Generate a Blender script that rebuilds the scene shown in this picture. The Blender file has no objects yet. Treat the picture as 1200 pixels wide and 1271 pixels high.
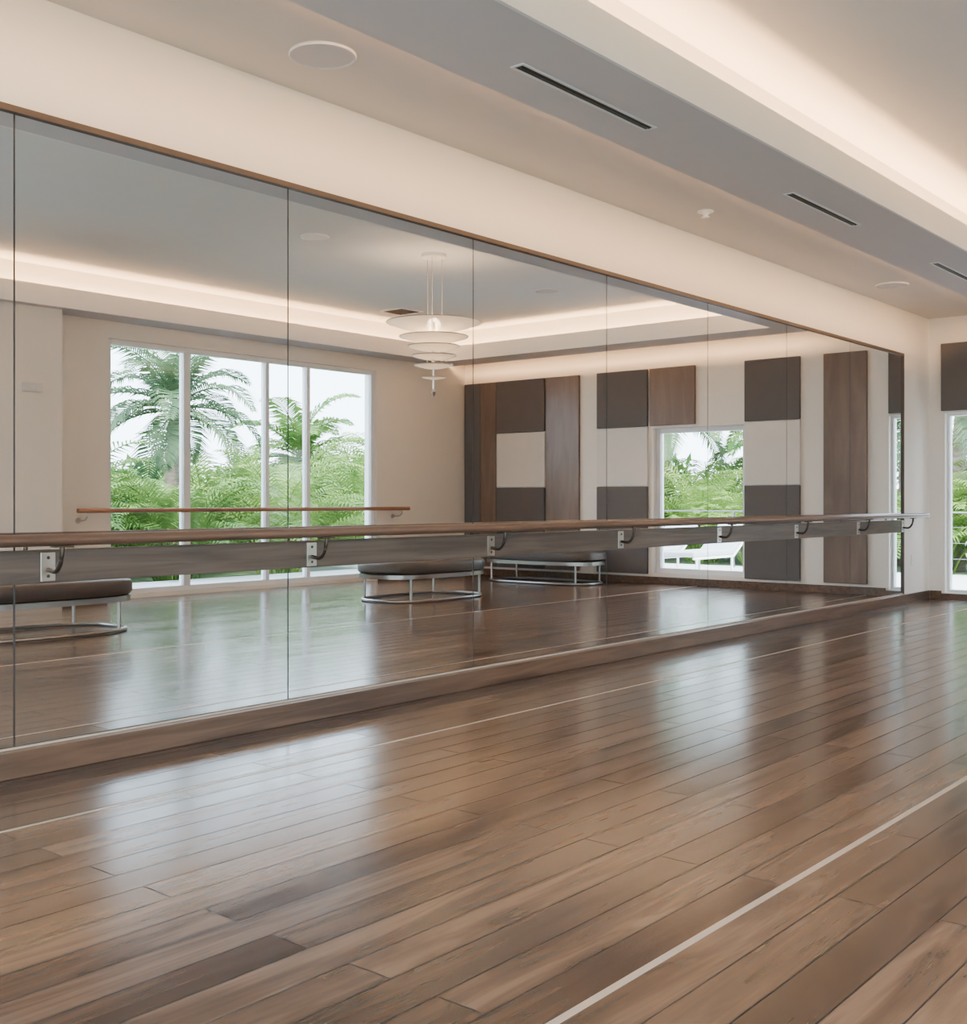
import bpy, math, random
import bmesh
from mathutils import Vector, Matrix
random.seed(7)
S = bpy.context.scene
COL = S.collection

# ------------------------------------------------------------------ materials
def new_mat(name):
    m = bpy.data.materials.new(name); m.use_nodes = True
    nt = m.node_tree
    b = nt.nodes["Principled BSDF"]
    return m, nt, b
def N(nt, t, **kw):
    n = nt.nodes.new(t)
    for k, v in kw.items(): setattr(n, k, v)
    return n
def simple(name, col, rough=.5, metal=0, noise=0.04, nscale=6, bump=0.0, bscale=200, **extra):
    m, nt, b = new_mat(name)
    tc = N(nt, 'ShaderNodeTexCoord')
    nz = N(nt, 'ShaderNodeTexNoise'); nz.inputs['Scale'].default_value = nscale
    nt.links.new(tc.outputs['Object'], nz.inputs['Vector'])
    mx = N(nt, 'ShaderNodeMix', data_type='RGBA')
    mx.inputs[6].default_value = tuple(c*(1-noise) for c in col)+(1,)
    mx.inputs[7].default_value = tuple(min(1, c*(1+noise)) for c in col)+(1,)
    nt.links.new(nz.outputs['Fac'], mx.inputs[0])
    nt.links.new(mx.outputs[2], b.inputs['Base Color'])
    b.inputs['Roughness'].default_value = rough
    b.inputs['Metallic'].default_value = metal
    if bump:
        n2 = N(nt, 'ShaderNodeTexNoise'); n2.inputs['Scale'].default_value = bscale
        nt.links.new(tc.outputs['Object'], n2.inputs['Vector'])
        bp = N(nt, 'ShaderNodeBump'); bp.inputs['Strength'].default_value = bump
        bp.inputs['Distance'].default_value = .002
        nt.links.new(n2.outputs['Fac'], bp.inputs['Height'])
        nt.links.new(bp.outputs['Normal'], b.inputs['Normal'])
    for k, v in extra.items():
        b.inputs[k.replace('_', ' ')].default_value = v
    return m
def wood(name, dark, light, scale=(14, .9, 14), rough=.35):
    m, nt, b = new_mat(name)
    tc = N(nt, 'ShaderNodeTexCoord'); mp = N(nt, 'ShaderNodeMapping')
    mp.inputs['Scale'].default_value = scale
    nt.links.new(tc.outputs['Object'], mp.inputs['Vector'])
    nz = N(nt, 'ShaderNodeTexNoise'); nz.inputs['Scale'].default_value = 1.6
    nz.inputs['Detail'].default_value = 8; nz.inputs['Distortion'].default_value = .8
    nt.links.new(mp.outputs[0], nz.inputs['Vector'])
    r = N(nt, 'ShaderNodeValToRGB')
    r.color_ramp.elements[0].position = .32; r.color_ramp.elements[0].color = dark+(1,)
    r.color_ramp.elements[1].position = .7; r.color_ramp.elements[1].color = light+(1,)
    nt.links.new(nz.outputs['Fac'], r.inputs[0]); nt.links.new(r.outputs[0], b.inputs['Base Color'])
    b.inputs['Roughness'].default_value = rough
    return m

M_wall = simple("plaster_cream", (.86, .81, .74), .75, noise=.02)
M_ceil = simple("ceiling_paint", (.79, .79, .79), .8, noise=.015)
M_strip = simple("slot_ceiling_paint", (.74, .70, .66), .8, noise=.015)
M_soffit = simple("soffit_grey_paint", (.68, .65, .665), .8, noise=.02)
M_lip = simple("cove_white_paint", (.89, .88, .88), .7, noise=.015)
M_white = simple("white_aluminium", (.82, .83, .84), .35, noise=.01)
M_black = simple("black_slot", (.05, .05, .05), .6)
M_bronze = simple("bronze_trim", (.085, .058, .044), .5, .1)
M_chrome = simple("brushed_nickel", (.60, .555, .51), .28, 1.0, bump=.05)
M_bframe = simple("bench_satin_steel", (.36, .34, .32), .3, 1.0)
M_hook = simple("dark_bronze", (.10, .075, .06), .3, .8)
M_leather = simple("dark_upholstery", (.085, .07, .062), .45, bump=.3, bscale=90)
M_fab_dark = simple("charcoal_fabric_panel", (.135, .12, .115), .85, bump=.4, bscale=400)
M_fab_cream = simple("cream_fabric_panel", (.76, .72, .67), .85, bump=.3, bscale=400)
M_panel_brown = wood("walnut_wall_panel", (.16, .105, .08), (.22, .15, .115), (5, 5, .7), .3)
M_board = wood("barre_board_wood", (.070, .048, .037), (.145, .105, .08), (16, .8, 16), .4)
M_rail = wood("barre_rail_wood", (.11, .062, .040), (.20, .115, .075), (20, .9, 20), .32)
M_rail2 = wood("barre_rail_light_wood", (.36, .16, .09), (.48, .25, .15), (20, .9, 20), .35)
M_plinth = wood("plinth_wood", (.070, .038, .023), (.16, .093, .057), (12, .8, 12), .35)
M_inlay = simple("maple_inlay", (.55, .44, .34), .3, noise=.08)
M_gap = simple("mirror_joint", (.03, .03, .028), .5)
M_plate = simple("wall_plate_plastic", (.75, .72, .68), .4)
M_bark = wood("palm_bark", (.16, .12, .09), (.34, .28, .22), (3, 3, 14), .9)
M_grass = simple("lawn", (.12, .18, .08), .9, noise=.3, nscale=3)
M_pave = simple("terrace_paving", (.60, .59, .58), .7, noise=.08, nscale=2)
M_cushion = simple("outdoor_cushion", (.45, .47, .50), .8)
M_rod = simple("railing_steel", (.25, .25, .26), .4, .8)

m, nt, b = new_mat("mirror_silver")
b.inputs['Base Color'].default_value = (.88, .90, .905, 1); b.inputs['Metallic'].default_value = 1
b.inputs['Roughness'].default_value = 0.0
M_mirror = m

def leafmat(name, c1, c2):
    m, nt, b = new_mat(name)
    oi = N(nt, 'ShaderNodeObjectInfo'); tc = N(nt, 'ShaderNodeTexCoord')
    nz = N(nt, 'ShaderNodeTexNoise'); nz.inputs['Scale'].default_value = 2.5
    nt.links.new(tc.outputs['Object'], nz.inputs['Vector'])
    ad = N(nt, 'ShaderNodeMath', operation='MULTIPLY_ADD')
    nt.links.new(oi.outputs['Random'], ad.inputs[0]); ad.inputs[1].default_value = .5
    nt.links.new(nz.outputs['Fac'], ad.inputs[2])
    r = N(nt, 'ShaderNodeValToRGB')
    r.color_ramp.elements[0].position = .35; r.color_ramp.elements[0].color = c1+(1,)
    r.color_ramp.elements[1].position = 1.0; r.color_ramp.elements[1].color = c2+(1,)
    nt.links.new(ad.outputs[0], r.inputs[0]); nt.links.new(r.outputs[0], b.inputs['Base Color'])
    b.inputs['Roughness'].default_value = .6
    b.inputs['Specular IOR Level'].default_value = .3
    tr = N(nt, 'ShaderNodeBsdfTranslucent'); nt.links.new(r.outputs[0], tr.inputs[0])
    ms = N(nt, 'ShaderNodeMixShader'); ms.inputs[0].default_value = .3
    nt.links.new(b.outputs[0], ms.inputs[1]); nt.links.new(tr.outputs[0], ms.inputs[2])
    nt.links.new(ms.outputs[0], nt.nodes['Material Output'].inputs[0])
    return m
M_leaf = leafmat("palm_leaf", (.045, .13, .025), (.24, .37, .08))
M_leaf2 = leafmat("palm_leaf_blue", (.04, .09, .04), (.14, .22, .10))
M_leaf3 = leafmat("hedge_leaf", (.03, .08, .02), (.13, .24, .06))

m, nt, b = new_mat("window_glass")
tr = N(nt, 'ShaderNodeBsdfTransparent'); gl = N(nt, 'ShaderNodeBsdfGlossy'); gl.inputs['Roughness'].default_value = 0
fr = N(nt, 'ShaderNodeFresnel'); fr.inputs[0].default_value = 1.2
tr.inputs[0].default_value = (.97, .98, .98, 1)
ms = N(nt, 'ShaderNodeMixShader'); nt.links.new(fr.outputs[0], ms.inputs[0])
nt.links.new(tr.outputs[0], ms.inputs[1]); nt.links.new(gl.outputs[0], ms.inputs[2])
nt.links.new(ms.outputs[0], nt.nodes['Material Output'].inputs[0]); M_glass = m

m, nt, b = new_mat("chandelier_glass")
b.inputs['Base Color'].default_value = (.9, .84, .76, 1); b.inputs['Roughness'].default_value = .3
b.inputs['Emission Color'].default_value = (1, .76, .52, 1); b.inputs['Emission Strength'].default_value = .3
tr = N(nt, 'ShaderNodeBsdfTranslucent'); tr.inputs[0].default_value = (.9, .83, .74, 1)
tp = N(nt, 'ShaderNodeBsdfTransparent')
ms = N(nt, 'ShaderNodeMixShader'); ms.inputs[0].default_value = .4
nt.links.new(b.outputs[0], ms.inputs[1]); nt.links.new(tr.outputs[0], ms.inputs[2])
ms2 = N(nt, 'ShaderNodeMixShader'); ms2.inputs[0].default_value = .2
nt.links.new(ms.outputs[0], ms2.inputs[1]); nt.links.new(tp.outputs[0], ms2.inputs[2])
nt.links.new(ms2.outputs[0], nt.nodes['Material Output'].inputs[0]); M_chand = m

# floor: walnut planks running along Y
m, nt, b = new_mat("walnut_plank_floor")
L = nt.links.new
tc = N(nt, 'ShaderNodeTexCoord')
sep = N(nt, 'ShaderNodeSeparateXYZ'); L(tc.outputs['Object'], sep.inputs[0])
cmb = N(nt, 'ShaderNodeCombineXYZ'); L(sep.outputs['Y'], cmb.inputs['X']); L(sep.outputs['X'], cmb.inputs['Y'])
br = N(nt, 'ShaderNodeTexBrick'); L(cmb.outputs[0], br.inputs['Vector'])
br.offset = .37; br.offset_frequency = 2; br.squash = 1
br.inputs['Scale'].default_value = 1; br.inputs['Brick Width'].default_value = 2.0
br.inputs['Row Height'].default_value = .15; br.inputs['Mortar Size'].default_value = .0030
br.inputs['Mortar Smooth'].default_value = .2; br.inputs['Bias'].default_value = 0
br.inputs['Color1'].default_value = (0, 0, 0, 1); br.inputs['Color2'].default_value = (1, 1, 1, 1)
br.inputs['Mortar'].default_value = (.4, .4, .4, 1)
sc = N(nt, 'ShaderNodeVectorMath', operation='SCALE'); L(br.outputs['Color'], sc.inputs[0]); sc.inputs['Scale'].default_value = 37
ad = N(nt, 'ShaderNodeVectorMath', operation='ADD'); L(tc.outputs['Object'], ad.inputs[0]); L(sc.outputs[0], ad.inputs[1])
mp = N(nt, 'ShaderNodeMapping'); mp.inputs['Scale'].default_value = (8, .9, 8); L(ad.outputs[0], mp.inputs['Vector'])
g1 = N(nt, 'ShaderNodeTexNoise'); g1.inputs['Scale'].default_value = 1.0; g1.inputs['Detail'].default_value = 5
g1.inputs['Roughness'].default_value = .5; g1.inputs['Distortion'].default_value = 1.3; L(mp.outputs[0], g1.inputs['Vector'])
mp2 = N(nt, 'ShaderNodeMapping'); mp2.inputs['Scale'].default_value = (60, 1.8, 60); L(ad.outputs[0], mp2.inputs['Vector'])
g2 = N(nt, 'ShaderNodeTexNoise'); g2.inputs['Scale'].default_value = 1; g2.inputs['Detail'].default_value = 3; L(mp2.outputs[0], g2.inputs['Vector'])
ma = N(nt, 'ShaderNodeMath', operation='MULTIPLY_ADD'); L(g2.outputs['Fac'], ma.inputs[0]); ma.inputs[1].default_value = .24; L(g1.outputs['Fac'], ma.inputs[2])
ms_ = N(nt, 'ShaderNodeMath', operation='MULTIPLY_ADD'); L(br.outputs['Color'], ms_.inputs[0]); ms_.inputs[1].default_value = .30; L(ma.outputs[0], ms_.inputs[2])
rp = N(nt, 'ShaderNodeValToRGB'); e = rp.color_ramp.elements
e[0].position = .42; e[0].color = (.030, .0185, .0125, 1)
e[1].position = 1.0; e[1].color = (.205, .130, .083, 1)
x = e.new(.62); x.color = (.072, .044, .029, 1)
x = e.new(.84); x.color = (.130, .080, .051, 1)
L(ms_.outputs[0], rp.inputs[0])
mo = N(nt, 'ShaderNodeMix', data_type='RGBA'); mo.blend_type = 'MIX'
L(br.outputs['Fac'], mo.inputs[0]); L(rp.outputs[0], mo.inputs[6]); mo.inputs[7].default_value = (.008, .005, .004, 1)
L(mo.outputs[2], b.inputs['Base Color'])
rr = N(nt, 'ShaderNodeMapRange'); L(ms_.outputs[0], rr.inputs[0]); rr.inputs[1].default_value = .45; rr.inputs[2].default_value = .95
rr.inputs[3].default_value = .15; rr.inputs[4].default_value = .23
ra = N(nt, 'ShaderNodeMath', operation='MULTIPLY_ADD'); L(br.outputs['Fac'], ra.inputs[0]); ra.inputs[1].default_value = .4; L(rr.outputs[0], ra.inputs[2])
L(ra.outputs[0], b.inputs['Roughness'])
b.inputs['Specular IOR Level'].default_value = .6
bp = N(nt, 'ShaderNodeBump'); bp.inputs['Strength'].default_value = .035; bp.inputs['Distance'].default_value = .002
L(g2.outputs['Fac'], bp.inputs['Height']); L(bp.outputs[0], b.inputs['Normal'])
M_floor = m

# ------------------------------------------------------------------ mesh helper
class MB:
    def __init__(s): s.v = []; s.f = []; s.mi = []; s.sm = []; s.mats = []
    def mat(s, m):
        if m not in s.mats: s.mats.append(m)
        return s.mats.index(m)
    def add(s, vs, fs, m, smooth=False):
        o = len(s.v); s.v += [tuple(v) for v in vs]; i = s.mat(m)
        for f in fs: s.f.append(tuple(a+o for a in f)); s.mi.append(i); s.sm.append(smooth)
    def box(s, x0, x1, y0, y1, z0, z1, m):
        vs = [(x, y, z) for x in (x0, x1) for y in (y0, y1) for z in (z0, z1)]
        s.add(vs, [(0, 1, 3, 2), (4, 6, 7, 5), (0, 4, 5, 1), (2, 3, 7, 6), (0, 2, 6, 4), (1, 5, 7, 3)], m)
    def tube(s, pts, r, m, n=12, closed=False, r2=None):
        pts = [Vector(p) for p in pts]; k = len(pts); vs = []; fs = []
        for i, p in enumerate(pts):
            if closed: t = pts[(i+1) % k]-pts[i-1]
            else: t = pts[min(i+1, k-1)]-pts[max(i-1, 0)]
            t.normalize()
            up = Vector((0, 0, 1)) if abs(t.z) < .95 else Vector((0, 1, 0))
            a = t.cross(up).normalized(); c = a.cross(t)
            rr = r[i] if isinstance(r, (list, tuple)) else r
            rc = rr if r2 is None else r2
            for j in range(n):
                an = 2*math.pi*j/n
                vs.append(p+a*math.cos(an)*rr+c*math.sin(an)*rc)
        for i in range(k if closed else k-1):
            for j in range(n):
                i2 = (i+1) % k
                fs.append((i*n+j, i*n+(j+1) % n, i2*n+(j+1) % n, i2*n+j))
        if not closed:
            fs.append(tuple(range(n))[::-1]); fs.append(tuple((k-1)*n+j for j in range(n)))
        s.add(vs, fs, m, True)
    def lathe(s, cx, cy, prof, m, n=48, sx=1, sy=1, cap=True, p=2.0):
        vs = []; fs = []
        def se(v): return math.copysign(abs(v)**(2.0/p), v)
        for r, z in prof:
            for j in range(n):
                a = 2*math.pi*j/n
                vs.append((cx+r*sx*se(math.cos(a)), cy+r*sy*se(math.sin(a)), z))
        for i in range(len(prof)-1):
            for j in range(n):
                fs.append((i*n+j, i*n+(j+1) % n, (i+1)*n+(j+1) % n, (i+1)*n+j))
        if cap:
            fs.append(tuple(range(n))[::-1]); fs.append(tuple((len(prof)-1)*n+j for j in range(n)))
        s.add(vs, fs, m, True)
    def obj(s, name, parent=None, bevel=0, loc=None, bseg=2):
        me = bpy.data.meshes.new(name); me.from_pydata(s.v, [], s.f)
        for mm in s.mats: me.materials.append(mm)
        me.polygons.foreach_set('material_index', s.mi); me.polygons.foreach_set('use_smooth', s.sm)
        me.update()
        bm = bmesh.new(); bm.from_mesh(me); bmesh.ops.recalc_face_normals(bm, faces=bm.faces)
        for ed in bm.edges:
            if len(ed.link_faces) == 2 and ed.calc_face_angle(0) > .7: ed.smooth = False
        bm.to_mesh(me); bm.free()
        o = bpy.data.objects.new(name, me); COL.objects.link(o)
        if parent: o.parent = parent
        if loc: o.location = loc
        if bevel:
            md = o.modifiers.new('bevel', 'BEVEL'); md.width = bevel; md.segments = bseg; md.limit_method = 'ANGLE'
        return o
def empty(name, loc=(0, 0, 0)):
    o = bpy.data.objects.new(name, None); COL.objects.link(o); o.location = loc; o.empty_display_size = .2
    return o

# ------------------------------------------------------------------ dimensions
D = 4.66; H = 1.17
W = 7.38; Y0 = -3.0; Y1 = 13.97
ZB = .112; ZT = 2.825; ZS = 3.30; ZL = 3.52; ZSL = 3.36; ZC = 3.77; TOP = 3.95
w = 1.513; seam0 = 2.457

# ------------------------------------------------------------------ shell
mb = MB(); mb.box(-.25, W+.25, Y0-.25, Y1+.25, -.12, 0, M_floor); mb.obj("floor")
mb = MB(); mb.box(-.25, 0, Y0-.25, Y1+.25, 0, TOP, M_wall); mb.obj("wall_left")
def wall_open(name, axis, p0, p1, a0, a1, openings, mat):
    mb = MB()
    def bx(a, b, z0, z1):
        if b-a < 1e-4 or z1-z0 < 1e-4: return
        if axis == 'x': mb.box(p0, p1, a, b, z0, z1, mat)
        else: mb.box(a, b, p0, p1, z0, z1, mat)
    cur = a0
    for (a, b, z0, z1) in openings:
        bx(cur, a, 0, TOP); bx(a, b, 0, z0); bx(a, b, z1, TOP); cur = b
    bx(cur, a1, 0, TOP)
    return mb.obj(name)
win1 = (7.52, 11.96, .05, 3.10)
winFillRight = (-1.6, 5.1, .05, 3.10)  # unseen opening near the camera, added to let in more daylight
wall_open("wall_right", 'x', W, W+.25, Y0-.25, Y1+.25, [winFillRight, win1], M_wall)
winB = (.19, .50, .08, 2.22)
winA = (2.44, 3.86, .15, 2.20)
winFillBack = (1.2, 6.4, .05, 3.10)  # unseen opening behind the camera, added for cool interior fill
wall_open("wall_far", 'y', Y1, Y1+.25, 0, W, [winB, winA], M_wall)
wall_open("wall_back", 'y', Y0-.25, Y0, 0, W, [winFillBack], M_wall)
mb = MB(); mb.box(W-.3, W, 5.6, 6.75, 0, ZS, M_wall); mb.obj("wall_pilaster")

# ceiling
TX0 = 1.613; TX1 = 6.93; TY0 = -2.2; TY1 = 13.0
SX = .917; SY = 13.55; R = .2; RY = TY1+R+.02
mb = MB()
mb.box(-.25, W+.25, Y0-.25, Y1+.25, ZC, TOP+.05, M_ceil)
mb.obj("ceiling")
mb = MB()
mb.box(0, .94, Y0, Y1, ZSL, ZC, M_strip)
mb.box(.94, 1.38, Y0, RY, ZSL+.10, ZC, M_strip)
mb.box(.94, W, 13.53, Y1, ZSL, ZC, M_strip)
mb.box(.94, W, RY, 13.53, ZSL+.10, ZC, M_strip)
mb.obj("ceiling_slot_strip")
mb = MB()
mb.box(SX, TX0-.02, Y0, SY, ZS, ZS+.012, M_soffit)
mb.box(TX1+.02, W, Y0, SY, ZS, ZS+.012, M_soffit)
mb.box(TX0-.02, TX1+.02, TY1+.02, SY, ZS, ZS+.012, M_soffit)
mb.box(TX0-.02, TX1+.02, Y0, TY0-.02, ZS, ZS+.012, M_soffit)
mb.obj("ceiling_soffit")
mb = MB()
mb.box(TX0-.02, TX0, TY0, TY1, ZS, ZL, M_lip)
mb.box(TX1, TX1+.02, TY0, TY1, ZS, ZL, M_lip)
mb.box(TX0-.02, TX1+.02, TY1, TY1+.02, ZS, ZL, M_lip)
mb.box(TX0-.02, TX1+.02, TY0-.02, TY0, ZS, ZL, M_lip)
mb.obj("trim_cove_lip")
mb = MB()
mb.box(1.38, TX0-R, Y0, RY, ZS+.012, ZC, M_ceil)
mb.box(TX1+R, W, Y0, RY, ZS+.012, ZC, M_ceil)
mb.box(TX0-R, TX1+R, TY1+R, RY, ZS+.012, ZC, M_ceil)
mb.box(TX0-R, TX1+R, Y0, TY0-R, ZS+.012, ZC, M_ceil)
mb.obj("ceiling_cove_riser")

def area(name, loc, rot, sx, sy, power, col, portal=False, spread=math.pi):
    l = bpy.data.lights.new(name, 'AREA'); l.shape = 'RECTANGLE'; l.size = sx; l.size_y = sy
    l.energy = power; l.color = col; l.spread = spread
    if portal: l.cycles.is_portal = True
    o = bpy.data.objects.new(name, l); o.location = loc; o.rotation_euler = rot; COL.objects.link(o); return o
WARM = (1, .56, .26)
ly = (TY0+TY1)/2; lyl = TY1-TY0; lx = (TX0+TX1)/2; lxl = TX1-TX0
CP = 7.2   # watts per metre
area("cove_light", (TX0-.13, ly, ZS+.10), (math.pi, 0, 0), .05, lyl, CP*lyl, WARM)
area("cove_light.001", (TX1+.13, ly, ZS+.10), (math.pi, 0, 0), .05, lyl, CP*lyl, WARM)
area("cove_light.002", (lx, TY1+.13, ZS+.10), (math.pi, 0, 0), lxl, .05, CP*lxl, WARM)
area("cove_light.003", (lx, TY0-.13, ZS+.10), (math.pi, 0, 0), lxl, .05, CP*lxl, WARM)
area("slot_light", (1.03, (Y0+SY)/2, ZS+.075), (0, math.radians(80), 0), .05, SY-Y0-.3, 110, WARM)
area("slot_light.001", ((1.3+W)/2, 13.43, ZS+.075), (math.radians(80), 0, 0), W-1.5, .05, 34, WARM)

# vents on soffit
def slot_vent(name, x, y0, y1):
    mb = MB(); z = ZS; a_ = .04
    for a, b_ in ((x-a_, x-a_+.014), (x+a_-.014, x+a_)): mb.box(a, b_, y0, y1, z-.006, z, M_white)
    mb.box(x-a_+.014, x+a_-.014, y0, y0+.014, z-.006, z, M_white); mb.box(x-a_+.014, x+a_-.014, y1-.014, y1, z-.006, z, M_white)
    mb.box(x-a_+.014, x+a_-.014, y0+.014, y1-.014, z-.002, z, M_black)
    mb.box(x-.004, x+.004, y0+.014, y1-.014, z-.006, z-.002, M_hook)
    mb.obj(name)
slot_vent("ceiling_vent", 1.225, 4.38, 5.62)
slot_vent("ceiling_vent.001", 1.24, 7.4, 8.6)
slot_vent("ceiling_vent.002", 1.24, 10.4, 11.6)
def speaker(name, x, y, z, r, m_=None):
    mb = MB()
    mb.lathe(x, y, [(r, z), (r, z-.010), (r*.95, z-.014), (r*.93, z-.008), (r*.3, z-.007)], m_ or M_ceil)
    mb.tube([(x+r*.97*math.cos(a*math.pi/24), y+r*.97*math.sin(a*math.pi/24), z-.008) for a in range(48)], .006, M_lip, closed=True, n=6)
    mb.obj(name)
speaker("ceiling_speaker", .48, 3.79, ZSL, .165, M_soffit)
speaker("ceiling_speaker.001", .46, 11.5, ZSL, .16, M_soffit)
speaker("ceiling_speaker.002", 3.8, 7.55, ZC, .14, M_lip)
speaker("ceiling_speaker.003", 3.75, 11.3, ZC, .15, M_soffit)
mb = MB(); mb.lathe(.44, 7.69, [(.06, ZSL), (.06, ZSL-.01), (.03, ZSL-.018), (.012, ZSL-.04), (.03, ZSL-.045), (.03, ZSL-.05)], M_white); mb.obj("sprinkler_head")
mb = MB()
mb.box(5.98, 6.4, 11.05, 11.47, ZC-.012, ZC, M_white)
for k in range(7): mb.box(6.02, 6.36, 11.09+k*.05, 11.115+k*.05, ZC-.02, ZC-.012, M_black)
mb.obj("ceiling_air_grille")

# ------------------------------------------------------------------ mirror
root = empty("wall_mirror")
ys = [seam0+w*k for k in range(-3, 8)]
mb = MB(); mb.box(.0005, .004, ys[0], ys[-1], ZB, ZT, M_gap); mb.obj("mirror_backing", root)
for k in range(len(ys)-1):
    mb = MB(); g = .0042
    mb.box(.004, .010, ys[k]+g, ys[k+1]-g, ZB+.012, ZT, M_mirror); mb.obj("mirror_pane_%d" % (k+1), root)
mb = MB()
mb.box(.0005, .028, ys[0]-.02, ys[-1]+.02, ZT, ZT+.028, M_bronze)
mb.box(.0005, .028, ys[-1], ys[-1]+.02, ZB, ZT, M_bronze)
mb.box(.0005, .028, ys[0]-.02, ys[0], ZB, ZT, M_bronze)
mb.box(.0005, .018, ys[0], ys[-1], ZB, ZB+.008, M_inlay)
mb.obj("mirror_frame", root)
mb = MB(); mb.box(.0, .075, Y0, ys[-1]+.02, 0, ZB, M_plinth); mb.obj("baseboard_left", bevel=.004)
mb = MB(); mb.box(.0, .02, ys[-1]+.02, Y1-.02, 0, .10, M_plinth); mb.obj("baseboard_left_end", bevel=.003)
mb = MB()
for a, b_ in ((.02, winB[0]-.04), (winB[1]+.04, W)): mb.box(a, b_, Y1-.02, Y1, 0, .10, M_plinth)
mb.box(winB[0]-.04, winB[1]+.04, Y1-.02, Y1, 0, .07, M_plinth)
mb.obj("baseboard_far", bevel=.003)
mb = MB(); mb.box(W-.02, W, 11.99, Y1-.02, 0, .1, M_plinth); mb.box(W-.02, W, 6.75, 7.49, 0, .1, M_plinth); mb.obj("baseboard_right")

mb = MB(); mb.box(0, .008, 13.36, 13.44, .42, .54, M_plate); mb.box(.008, .01, 13.385, 13.415, .44, .475, M_white); mb.box(.008, .01, 13.385, 13.415, .485, .52, M_white); mb.obj("wall_outlet", bevel=.002)
mb = MB(); mb.box(W-.34, W-.3, 6.28, 6.50, 2.36, 2.46, M_plate); mb.box(W-.345, W-.34, 6.36, 6.42, 2.39, 2.43, M_white); mb.obj("wall_thermostat", bevel=.004)

# ------------------------------------------------------------------ barre on mirror
root = empty("ballet_barre")
BY0 = -2.0; BY1 = 13.02
mb = MB(); mb.box(.011, .042, BY0, BY1, .815, .958, M_board); mb.obj("backing_board", root, bevel=.004)
mb = MB()
RX = .165; RZ = 1.005
mb.tube([(RX, BY0+i*(13.42-BY0)/30, RZ) for i in range(31)], .034, M_rail, n=20, r2=.026)
mb.obj("rail", root)
mb = MB()
mb.lathe(0, 0, [(.028, -.01), (.031, 0), (.028, .012)], M_chrome, n=24)
o = mb.obj("rail_end_cap", root); o.rotation_euler = (math.radians(90), 0, 0); o.location = (RX, 13.425, RZ)
k = 0; yb = 2.59-3*w
while yb < 13.3:
    y = min(yb, 12.96); k += 1
    mb = MB()
    mb.box(.042, .050, y-.034, y+.034, .822, .948, M_chrome)
    for zz in (.845, .925):
        mb.tube([(.050, y, zz), (.054, y, zz)], .008, M_hook, n=10)
    pl = []
    for i in range(13):
        t = i/12
        if t < .35: q = t/.35; pl.append((.050+.05*q, y, .872-.006*q))
        else:
            q = (t-.35)/.65*math.pi/2
            pl.append((.100+(RX-.100)*math.sin(q), y, .866+(.978-.866)*(1-math.cos(q))))
    mb.tube(pl, .011, M_hook, n=10)
    mb.box(RX-.02, RX+.02, y-.045, y+.045, .972, .981, M_hook)
    mb.obj("bracket_%d" % k, root, bevel=.002)
    yb += w

root = empty("ballet_barre.001")
mb = MB(); X2 = W-.20
mb.tube([(X2, 7.0+i*(12.45-7.0)/10, 1.06) for i in range(11)], .027, M_rail2, n=16); mb.obj("rail", root)
for i, y in enumerate((7.12, 12.3)):
    mb = MB(); xe = W
    mb.tube([(X2, y, 1.035), (X2, y, .99), (X2+.04, y, .955), (X2+.1, y, .945), (xe, y, .945)], .010, M_chrome, n=10)
    mb.tube([(xe-.008, y, .945), (xe-.0005, y, .945)], .035, M_chrome, n=16)
    mb.obj("bracket_%d" % (i+1), root)

# ------------------------------------------------------------------ windows
def window(name, axis, p, openg, mull, fw=.05, depth=.10, trans=None):
    a0, a1, z0, z1 = openg
    root = empty(name)
    mb = MB()
    def bx(a, b, c, d_, m=M_white, q0=0, q1=depth):
        if axis == 'x': mb.box(p+q0, p+q1, a, b, c, d_, m)
        else: mb.box(a, b, p+q0, p+q1, c, d_, m)
    bx(a0, a0+fw, z0, z1); bx(a1-fw, a1, z0, z1); bx(a0+fw, a1-fw, z1-fw, z1); bx(a0+fw, a1-fw, z0, z0+fw)
    for m_, w_ in mull: bx(m_-w_/2, m_+w_/2, z0+fw, z1-fw)
    mb.obj("frame", root, bevel=.003)
    mb = MB(); bx(a0+fw, a1-fw, z0+fw, z1-fw, M_glass, depth/2-.003, depth/2+.003); mb.obj("glass", root)
    return root
window("window_1", 'x', W+.05, win1, [(8.66, .10), (9.95, .06), (10.68, .06)], fw=.06)
window("added_fill_window_right", 'x', W+.05, winFillRight, [(.1, .06), (1.75, .06), (3.45, .06)], fw=.06)  # frame and glass of the added right-wall daylight opening
window("window_3", 'y', Y1+.08, winA, [], fw=.07)
window("window_4", 'y', Y1+.08, winB, [], fw=.03)
window("added_fill_window_back", 'y', Y0-.18, winFillBack, [(2.9, .06), (4.6, .06)], fw=.06)  # frame and glass of the added fill opening behind the camera

# ------------------------------------------------------------------ acoustic panels on far wall
def panel(x0, x1, z0, z1, mat, t=.045):
    nm = "acoustic_panel" if mat is not M_panel_brown else "wood_wall_panel"
    mb = MB(); mb.box(x0+.004, x1-.004, Y1-t, Y1-.0005, z0+.004, z1-.004, mat); mb.obj(nm, bevel=.008, bseg=3)
ZP0, ZP1, ZP2, ZP3 = .13, 1.38, 2.23, 3.05
panel(7.02, 7.36, ZP0, ZP3, M_fab_dark); panel(6.70, 7.02, ZP0, ZP3, M_panel_brown)
for a, b_ in ((5.75, 6.70), (3.93, 4.80), (1.64, 2.43)):
    panel(a, b_, ZP0, ZP1, M_fab_dark); panel(a, b_, ZP1, ZP2, M_fab_cream, .035); panel(a, b_, ZP2, ZP3, M_fab_dark)
panel(5.11, 5.73, ZP0, ZP3, M_panel_brown)
panel(3.17, 3.90, ZP2, ZP3, M_panel_brown)
panel(.76, 1.33, ZP0, ZP3, M_panel_brown)
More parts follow.
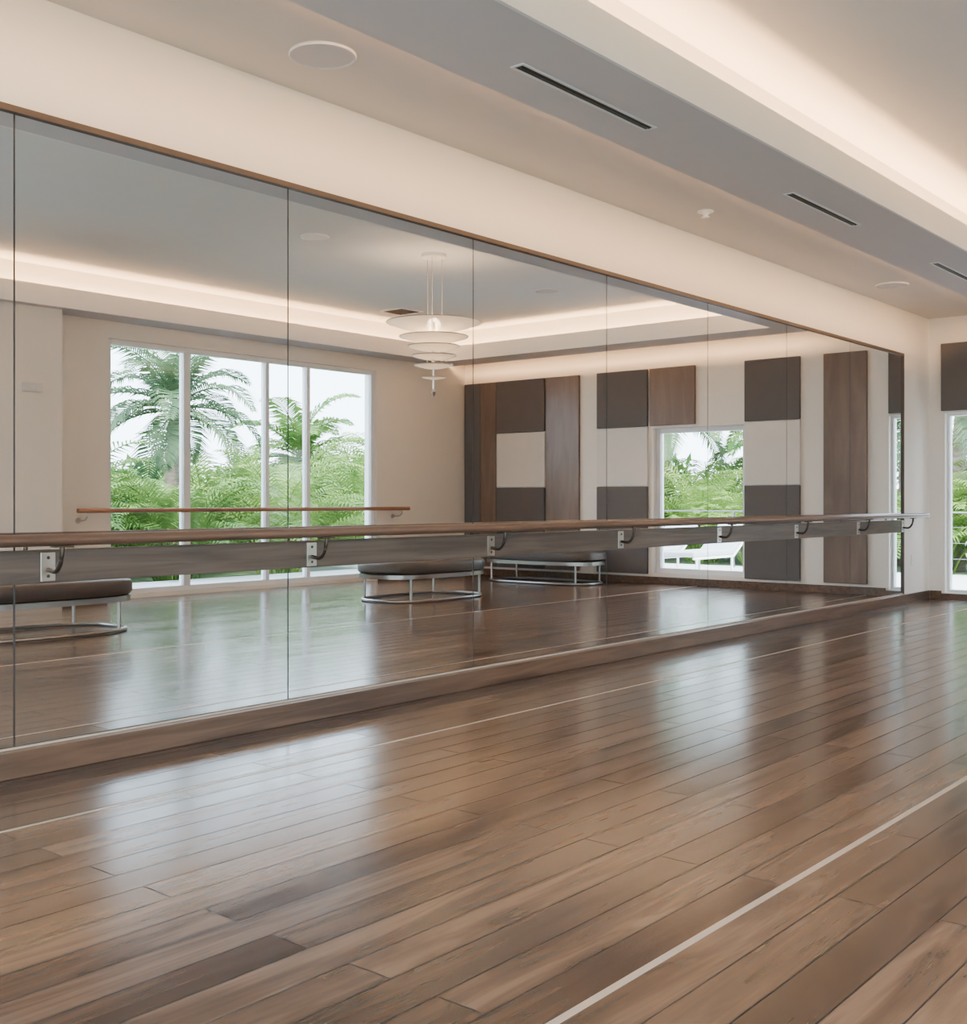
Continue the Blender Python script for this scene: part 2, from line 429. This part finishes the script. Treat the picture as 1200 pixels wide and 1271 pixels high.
panel(.15, .50, ZP2+.01, ZP3, M_fab_dark)

# ------------------------------------------------------------------ benches
def bench(name, loc, rx, ry, p=3.2):
    root = empty(name, loc)
    def se(v): return math.copysign(abs(v)**(2.0/p), v)
    mb = MB()
    mb.lathe(0, 0, [(.90, .325), (.97, .335), (1.0, .36), (1.0, .43), (.985, .455), (.94, .472), (.6, .478), (.02, .48)], M_leather, n=72, sx=rx, sy=ry, p=p)
    mb.obj("cushion", root)
    mb = MB()
    mb.lathe(0, 0, [(.9, .275), (.985, .275), (.985, .324), (.9, .324)], M_bframe, n=72, sx=rx, sy=ry, p=p)
    mb.obj("seat_band", root)
    mb = MB()
    mb.tube([(rx*.93*se(math.cos(a*math.pi/36)), ry*.93*se(math.sin(a*math.pi/36)), .020) for a in range(72)], .018, M_bframe, closed=True, n=10)
    for a in (40, 140, 220, 320):
        c = se(math.cos(math.radians(a)))*rx*.93; s_ = se(math.sin(math.radians(a)))*ry*.93
        mb.tube([(c, s_, .02), (c, s_, .28)], .016, M_bframe, n=10)
    mb.obj("metal_frame", root)
bench("upholstered_bench", (4.72, 10.1, 0), .48, .86)
bench("upholstered_bench.001", (4.75, 5.15, 0), .48, .84)
bench("upholstered_bench.002", (5.2, 13.2, 0), .95, .42)

# ------------------------------------------------------------------ chandelier
cx, cy = 3.45, 8.9
root = empty("chandelier", (cx, cy, 0))
mb = MB(); mb.lathe(0, 0, [(.13, ZC), (.13, ZC-.035), (.11, ZC-.045), (.01, ZC-.045)], M_white, n=32); mb.obj("canopy", root)
mb = MB()
for a in (0, 120, 240):
    c, s_ = .09*math.cos(math.radians(a)), .09*math.sin(math.radians(a))
    mb.tube([(c, s_, ZC-.04), (c, s_, 2.62)], .004, M_chrome, n=6)
mb.tube([(0, 0, 3.06), (0, 0, 2.30)], .012, M_chrome, n=10)
mb.lathe(0, 0, [(.004, 2.27), (.022, 2.29), (.03, 2.32), (.012, 2.35)], M_chrome, n=16)
mb.obj("stem", root)
mb = MB()
for r, z, h in ((.50, 3.05, .10), (.36, 2.90, .07), (.27, 2.80, .055), (.23, 2.70, .045), (.20, 2.60, .04), (.12, 2.47, .02)):
    pr = [(r*q, z-h*(1-q**2)) for q in (1, .9, .75, .55, .35, .12, .03)]
    mb.lathe(0, 0, pr+[(a, zz+.006) for a, zz in pr[::-1]], M_chand, n=48, cap=False)
    mb.tube([(r*math.cos(a*math.pi/24), r*math.sin(a*math.pi/24), z+.003) for a in range(48)], .006, M_chrome, closed=True, n=6)
mb.obj("glass_discs", root)
l = bpy.data.lights.new("chandelier_bulb", 'POINT'); l.energy = 12; l.color = (1, .66, .38); l.shadow_soft_size = .07
o = bpy.data.objects.new("chandelier_bulb", l); o.location = (.0, 0, 3.03); o.parent = root; COL.objects.link(o)

mb = MB(); mb.box(.765, .783, Y0, Y1-.03, .0002, .0012, M_inlay); mb.obj("trim_1")
mb = MB(); mb.box(3.135, 3.158, Y0, Y1-.03, .0002, .0012, M_inlay); mb.obj("trim_2")

# ------------------------------------------------------------------ outside
mb = MB(); mb.box(-30, 60, -30, 70, -.6, -.13, M_grass); mb.obj("ground_lawn")
mb = MB(); mb.box(-8, 14, Y1+.26, 19.0, -.13, -.02, M_pave); mb.box(W+.26, 9.9, -6, Y1+.26, -.13, -.02, M_pave)
mb.box(-2, W+.26, -7, Y0-.26, -.13, -.02, M_pave); mb.obj("ground_terrace")

def frond(mb, base, az, el, Lr, leaf, mat, droop=1.6, n=30, wid=.035):
    p = Vector(base); e = el; step = Lr/n
    pts = [p.copy()]; dirs = []
    for i in range(n):
        d = Vector((math.cos(az)*math.cos(e), math.sin(az)*math.cos(e), math.sin(e)))
        p = p+d*step; pts.append(p.copy()); dirs.append(d)
        e -= droop/n*(.4+1.2*i/n)
    dirs.append(dirs[-1])
    side = Vector((-math.sin(az), math.cos(az), 0))
    vs = []; fs = []
    sub = pts[::3]+[pts[-1]]
    mb.tube(sub, [.018*(1-i/len(sub))+.003 for i in range(len(sub))], mat, n=4)
    for i in range(4, n+1):
        t = i/n
        ll = leaf*max(.15, math.sin(math.pi*min(1, t*.82+.12)))
        for sg in (-1, 1):
            d = dirs[i]
            up = side.cross(d)
            if up.z < 0: up = -up
            fwd = (d*.55+side*sg*.85+up*(.25+random.uniform(-.12, .12))).normalized()
            p0 = pts[i]; p1 = p0+fwd*ll*.5; f2 = (fwd+Vector((0, 0, -.55-random.random()*.25))).normalized()
            p2 = p1+f2*ll*.5
            wv = d*wid*.5
            o = len(vs)
            vs += [p0-wv*.4, p0+wv*.4, p1+wv, p1-wv, p2]
            fs += [(o, o+1, o+2, o+3), (o+3, o+2, o+4)]
    mb.add(vs, fs, mat)

def make_palm_mesh(trunk_h, nf, Lr, leaf, mat, seed):
    random.seed(seed); mb = MB()
    lean = random.uniform(-.2, .2)
    k = 14
    pts = [(lean*(i/k)**2*trunk_h*.4, 0, trunk_h*i/k) for i in range(k+1)]
    mb.tube(pts, [.17-.07*i/k+(.012 if i % 2 else 0) for i in range(k+1)], M_bark, n=12)
    top = Vector(pts[-1])
    mb.tube([top, top+Vector((0, 0, .35))], [.10, .04], mat, n=8)
    for i in range(nf):
        az = i*2.399+random.uniform(-.2, .2); q = i/nf
        frond(mb, top+Vector((0, 0, .15+.2*(1-q))), az, 1.3-1.7*q+random.uniform(-.1, .1), Lr*random.uniform(.85, 1.1), leaf, mat, droop=1.6, n=44, wid=.05)
    return mb
def make_areca(nf, Lr, leaf, mat, seed):
    random.seed(seed); mb = MB()
    for i in range(nf):
        az = i*2.399+random.uniform(-.3, .3); q = i/nf
        r = .12+.3*q
        b0 = (r*math.cos(az), r*math.sin(az), 0)
        h = random.uniform(.3, 1.0)*Lr*.45*(1.1-q*.6)
        b1 = (b0[0]*1.5, b0[1]*1.5, h)
        mb.tube([b0, b1], [.03, .02], mat, n=5)
        frond(mb, b1, az, 1.45-.75*q+random.uniform(-.1, .1), Lr*random.uniform(.75, 1.1), leaf, mat, droop=1.7, n=30, wid=.042)
    return mb
def place(name, src, loc, rot, sc, parent=None):
    o = bpy.data.objects.new(name, src.data); COL.objects.link(o); o.location = loc; o.rotation_euler = (0, 0, rot); o.scale = (sc,)*3
    if parent: o.parent = parent
    return o
GZ = -.13
shrub = empty("tropical_shrubbery")
pA = make_palm_mesh(2.75, 22, 1.95, .60, M_leaf2, 3).obj("palm_tree", loc=(13.0, 12.3, GZ))
pB = make_palm_mesh(1.9, 20, 1.8, .58, M_leaf, 5).obj("palm_tree", loc=(12.6, 19.2, GZ))
a1 = make_areca(34, 2.3, .6, M_leaf, 11).obj("areca_palm_1", shrub, loc=(11.2, 13.3, GZ))
a2 = make_areca(38, 2.0, .55, M_leaf, 12).obj("areca_palm_2", shrub, loc=(11.0, 11.0, GZ))
a1.scale = (.92,)*3; a2.scale = (.9,)*3
random.seed(20)
place("palm_tree", pB, (14.2, 21.5, GZ), 1.0, 1.15)
place("palm_tree", pB, (14.5, 16.6, GZ), 2.0, 1.05)
ai = 3
for (x, y, s_) in ((11.3, 15.4, .9), (11.2, 17.6, .9), (12.0, 9.6, .85), (13.2, 15.0, 1.0), (13.6, 18.0, 1.0), (11.2, 20.0, .9),
                   (13.8, 11.0, .95), (14.5, 14.2, 1.0), (15.2, 17.3, 1.1), (16.0, 21.0, 1.2), (11.0, 5.5, 1.0), (11.5, 2.0, 1.1), (11.2, 7.6, .9), (15.0, 24.0, 1.2),
                   (2.0, -9.0, 1.1), (4.6, -9.5, 1.2), (7.0, -9.2, 1.0),
                   (6.0, 21.6, .8), (7.4, 21.8, .85), (9.2, 21.6, .85), (4.4, 21.6, .8), (2.6, 21.6, .9), (.8, 21.6, .95), (-1.0, 21.6, .9), (-2.4, 21.6, .95), (-4, 21.6, 1), (10.8, 22, 1.0), (5.2, 22.7, 1.0), (-3.0, 23, 1.2), (8.2, 23.5, 1.0)):
    place("areca_palm_%d" % ai, random.choice((a1, a2)), (x, y, GZ), random.uniform(0, 6.28), s_, shrub); ai += 1
for (x, y, s_, t) in ((8.8, 22.5, 1.1, 'p'), (3.5, 23.0, 1.0, 'p'), (-2.2, 22.0, 1.1, 'p'), (6.6, 24.0, 1.2, 'q')):
    place("palm_tree", pA if t == 'p' else pB, (x, y, GZ), x*1.3, s_)

def hedge(name, blobs, nleaf, mat, seed):
    random.seed(seed); mb = MB(); vs = []; fs = []
    for (cx_, cy_, cz, rx, ry, rz) in blobs:
        for _ in range(nleaf):
            u = Vector((random.gauss(0, 1), random.gauss(0, 1), random.gauss(0, 1))).normalized()
            rr = random.uniform(.75, 1.05)
            c = Vector((cx_+u.x*rx*rr, cy_+u.y*ry*rr, cz+u.z*rz*rr))
            if c.z < GZ: continue
            a = Vector((random.gauss(0, 1), random.gauss(0, 1), random.gauss(0, .6))).normalized()
            bb = a.cross(u).normalized(); l_ = random.uniform(.10, .2)
            o = len(vs); vs += [c-a*l_, c-bb*l_*.35, c+a*l_, c+bb*l_*.35]; fs.append((o, o+1, o+2, o+3))
    mb.add(vs, fs, mat)
    return mb.obj(name, shrub)
random.seed(4)
hedge("hedge_1", [(17+random.uniform(-.5, .8), 5+i*2.0, .9, 1.3, 1.5, random.uniform(1.2, 1.6)) for i in range(13)], 1500, M_leaf3, 9)
hedge("hedge_2", [(-7+i*2.0, 26+random.uniform(-.5, .8), .8, 1.5, 1.2, random.uniform(1.3, 1.9)) for i in range(12)], 1200, M_leaf3, 10)

mb = MB()
for i in range(9): mb.box(-6+i*2.2, -5.96+i*2.2, 18.6, 18.64, -.02, .98, M_rod)
mb.box(-6, 11.65, 18.595, 18.645, .98, 1.005, M_rod)
for z in (.25, .5, .75): mb.box(-6, 11.65, 18.617, 18.623, z, z+.006, M_rod)
mb.obj("deck_railing")
def lounger(name, x, y):
    root = empty(name, (x, y, -.02))
    mb = MB()
    for sx in (-.3, .3):
        mb.tube([(-.0+sx, -.95, .3), (sx, .35, .3), (sx, 1.0, .72)], .02, M_white, n=8)
        for yy in (-.85, .3): mb.tube([(sx, yy, 0), (sx, yy, .3)], .02, M_white, n=8)
    mb.obj("frame", root)
    mb = MB()
    mb.box(-.3, .3, -.95, .34, .32, .40, M_cushion)
    c, s_ = math.cos(.57), math.sin(.57)
    vs = []
    for xx in (-.3, .3):
        for (u, v) in ((0, 0), (.78, 0), (.78, .08), (0, .08)):
            vs.append((xx, .35+u*c-v*s_, .32+u*s_+v*c))
    mb.add(vs, [(0, 1, 2, 3), (7, 6, 5, 4), (0, 4, 5, 1), (1, 5, 6, 2), (2, 6, 7, 3), (3, 7, 4, 0)], M_cushion)
    mb.obj("cushion", root, bevel=.02)
lounger("sun_lounger", 4.4, 16.5); lounger("sun_lounger", 5.4, 16.5); lounger("sun_lounger", 6.6, 17.0)

# ------------------------------------------------------------------ light
wd = bpy.data.worlds.new("World"); S.world = wd; wd.use_nodes = True
nt = wd.node_tree; bg = nt.nodes['Background']
tc = N(nt, 'ShaderNodeTexCoord'); sp = N(nt, 'ShaderNodeSeparateXYZ'); nt.links.new(tc.outputs['Generated'], sp.inputs[0])
r = N(nt, 'ShaderNodeValToRGB'); nt.links.new(sp.outputs['Z'], r.inputs[0])
r.color_ramp.elements[0].position = 0; r.color_ramp.elements[0].color = (.78, .89, 1, 1)
r.color_ramp.elements[1].position = .8; r.color_ramp.elements[1].color = (.58, .75, 1, 1)
nt.links.new(r.outputs[0], bg.inputs[0]); bg.inputs[1].default_value = 6.0
sun = bpy.data.lights.new("sun", 'SUN'); sun.energy = 9; sun.angle = .03; sun.color = (1, .95, .86)
so = bpy.data.objects.new("sun", sun); COL.objects.link(so)
so.rotation_euler = Vector((.62, .10, -.75)).to_track_quat('-Z', 'Y').to_euler(); so.location = (-10, -5, 20)
area("window_portal", (W+.24, 9.74, 1.57), (0, math.radians(90), 0), 3.0, 4.4, 1, (1, 1, 1), True)
area("window_portal.001", (W+.24, 1.75, 1.57), (0, math.radians(90), 0), 3.0, 6.7, 1, (1, 1, 1), True)  # sky portal for the added right-wall opening
area("window_portal.002", (3.15, Y1+.24, 1.17), (math.radians(-90), 0, 0), 1.4, 2.05, 1, (1, 1, 1), True)
area("window_portal.003", (3.8, Y0-.24, 1.57), (math.radians(90), 0, 0), 5.2, 3.0, 1, (1, 1, 1), True)  # sky portal for the added back-wall opening

# ------------------------------------------------------------------ camera
cam = bpy.data.cameras.new("camera"); co = bpy.data.objects.new("camera", cam); COL.objects.link(co)
cam.sensor_fit = 'HORIZONTAL'; cam.sensor_width = 36; cam.lens = 36*1415/1200
cam.shift_y = -13.5/1200
co.location = (D, 0, H); co.rotation_euler = (math.radians(90), 0, math.atan(1178/1415))
S.camera = co
S.view_settings.exposure = .98
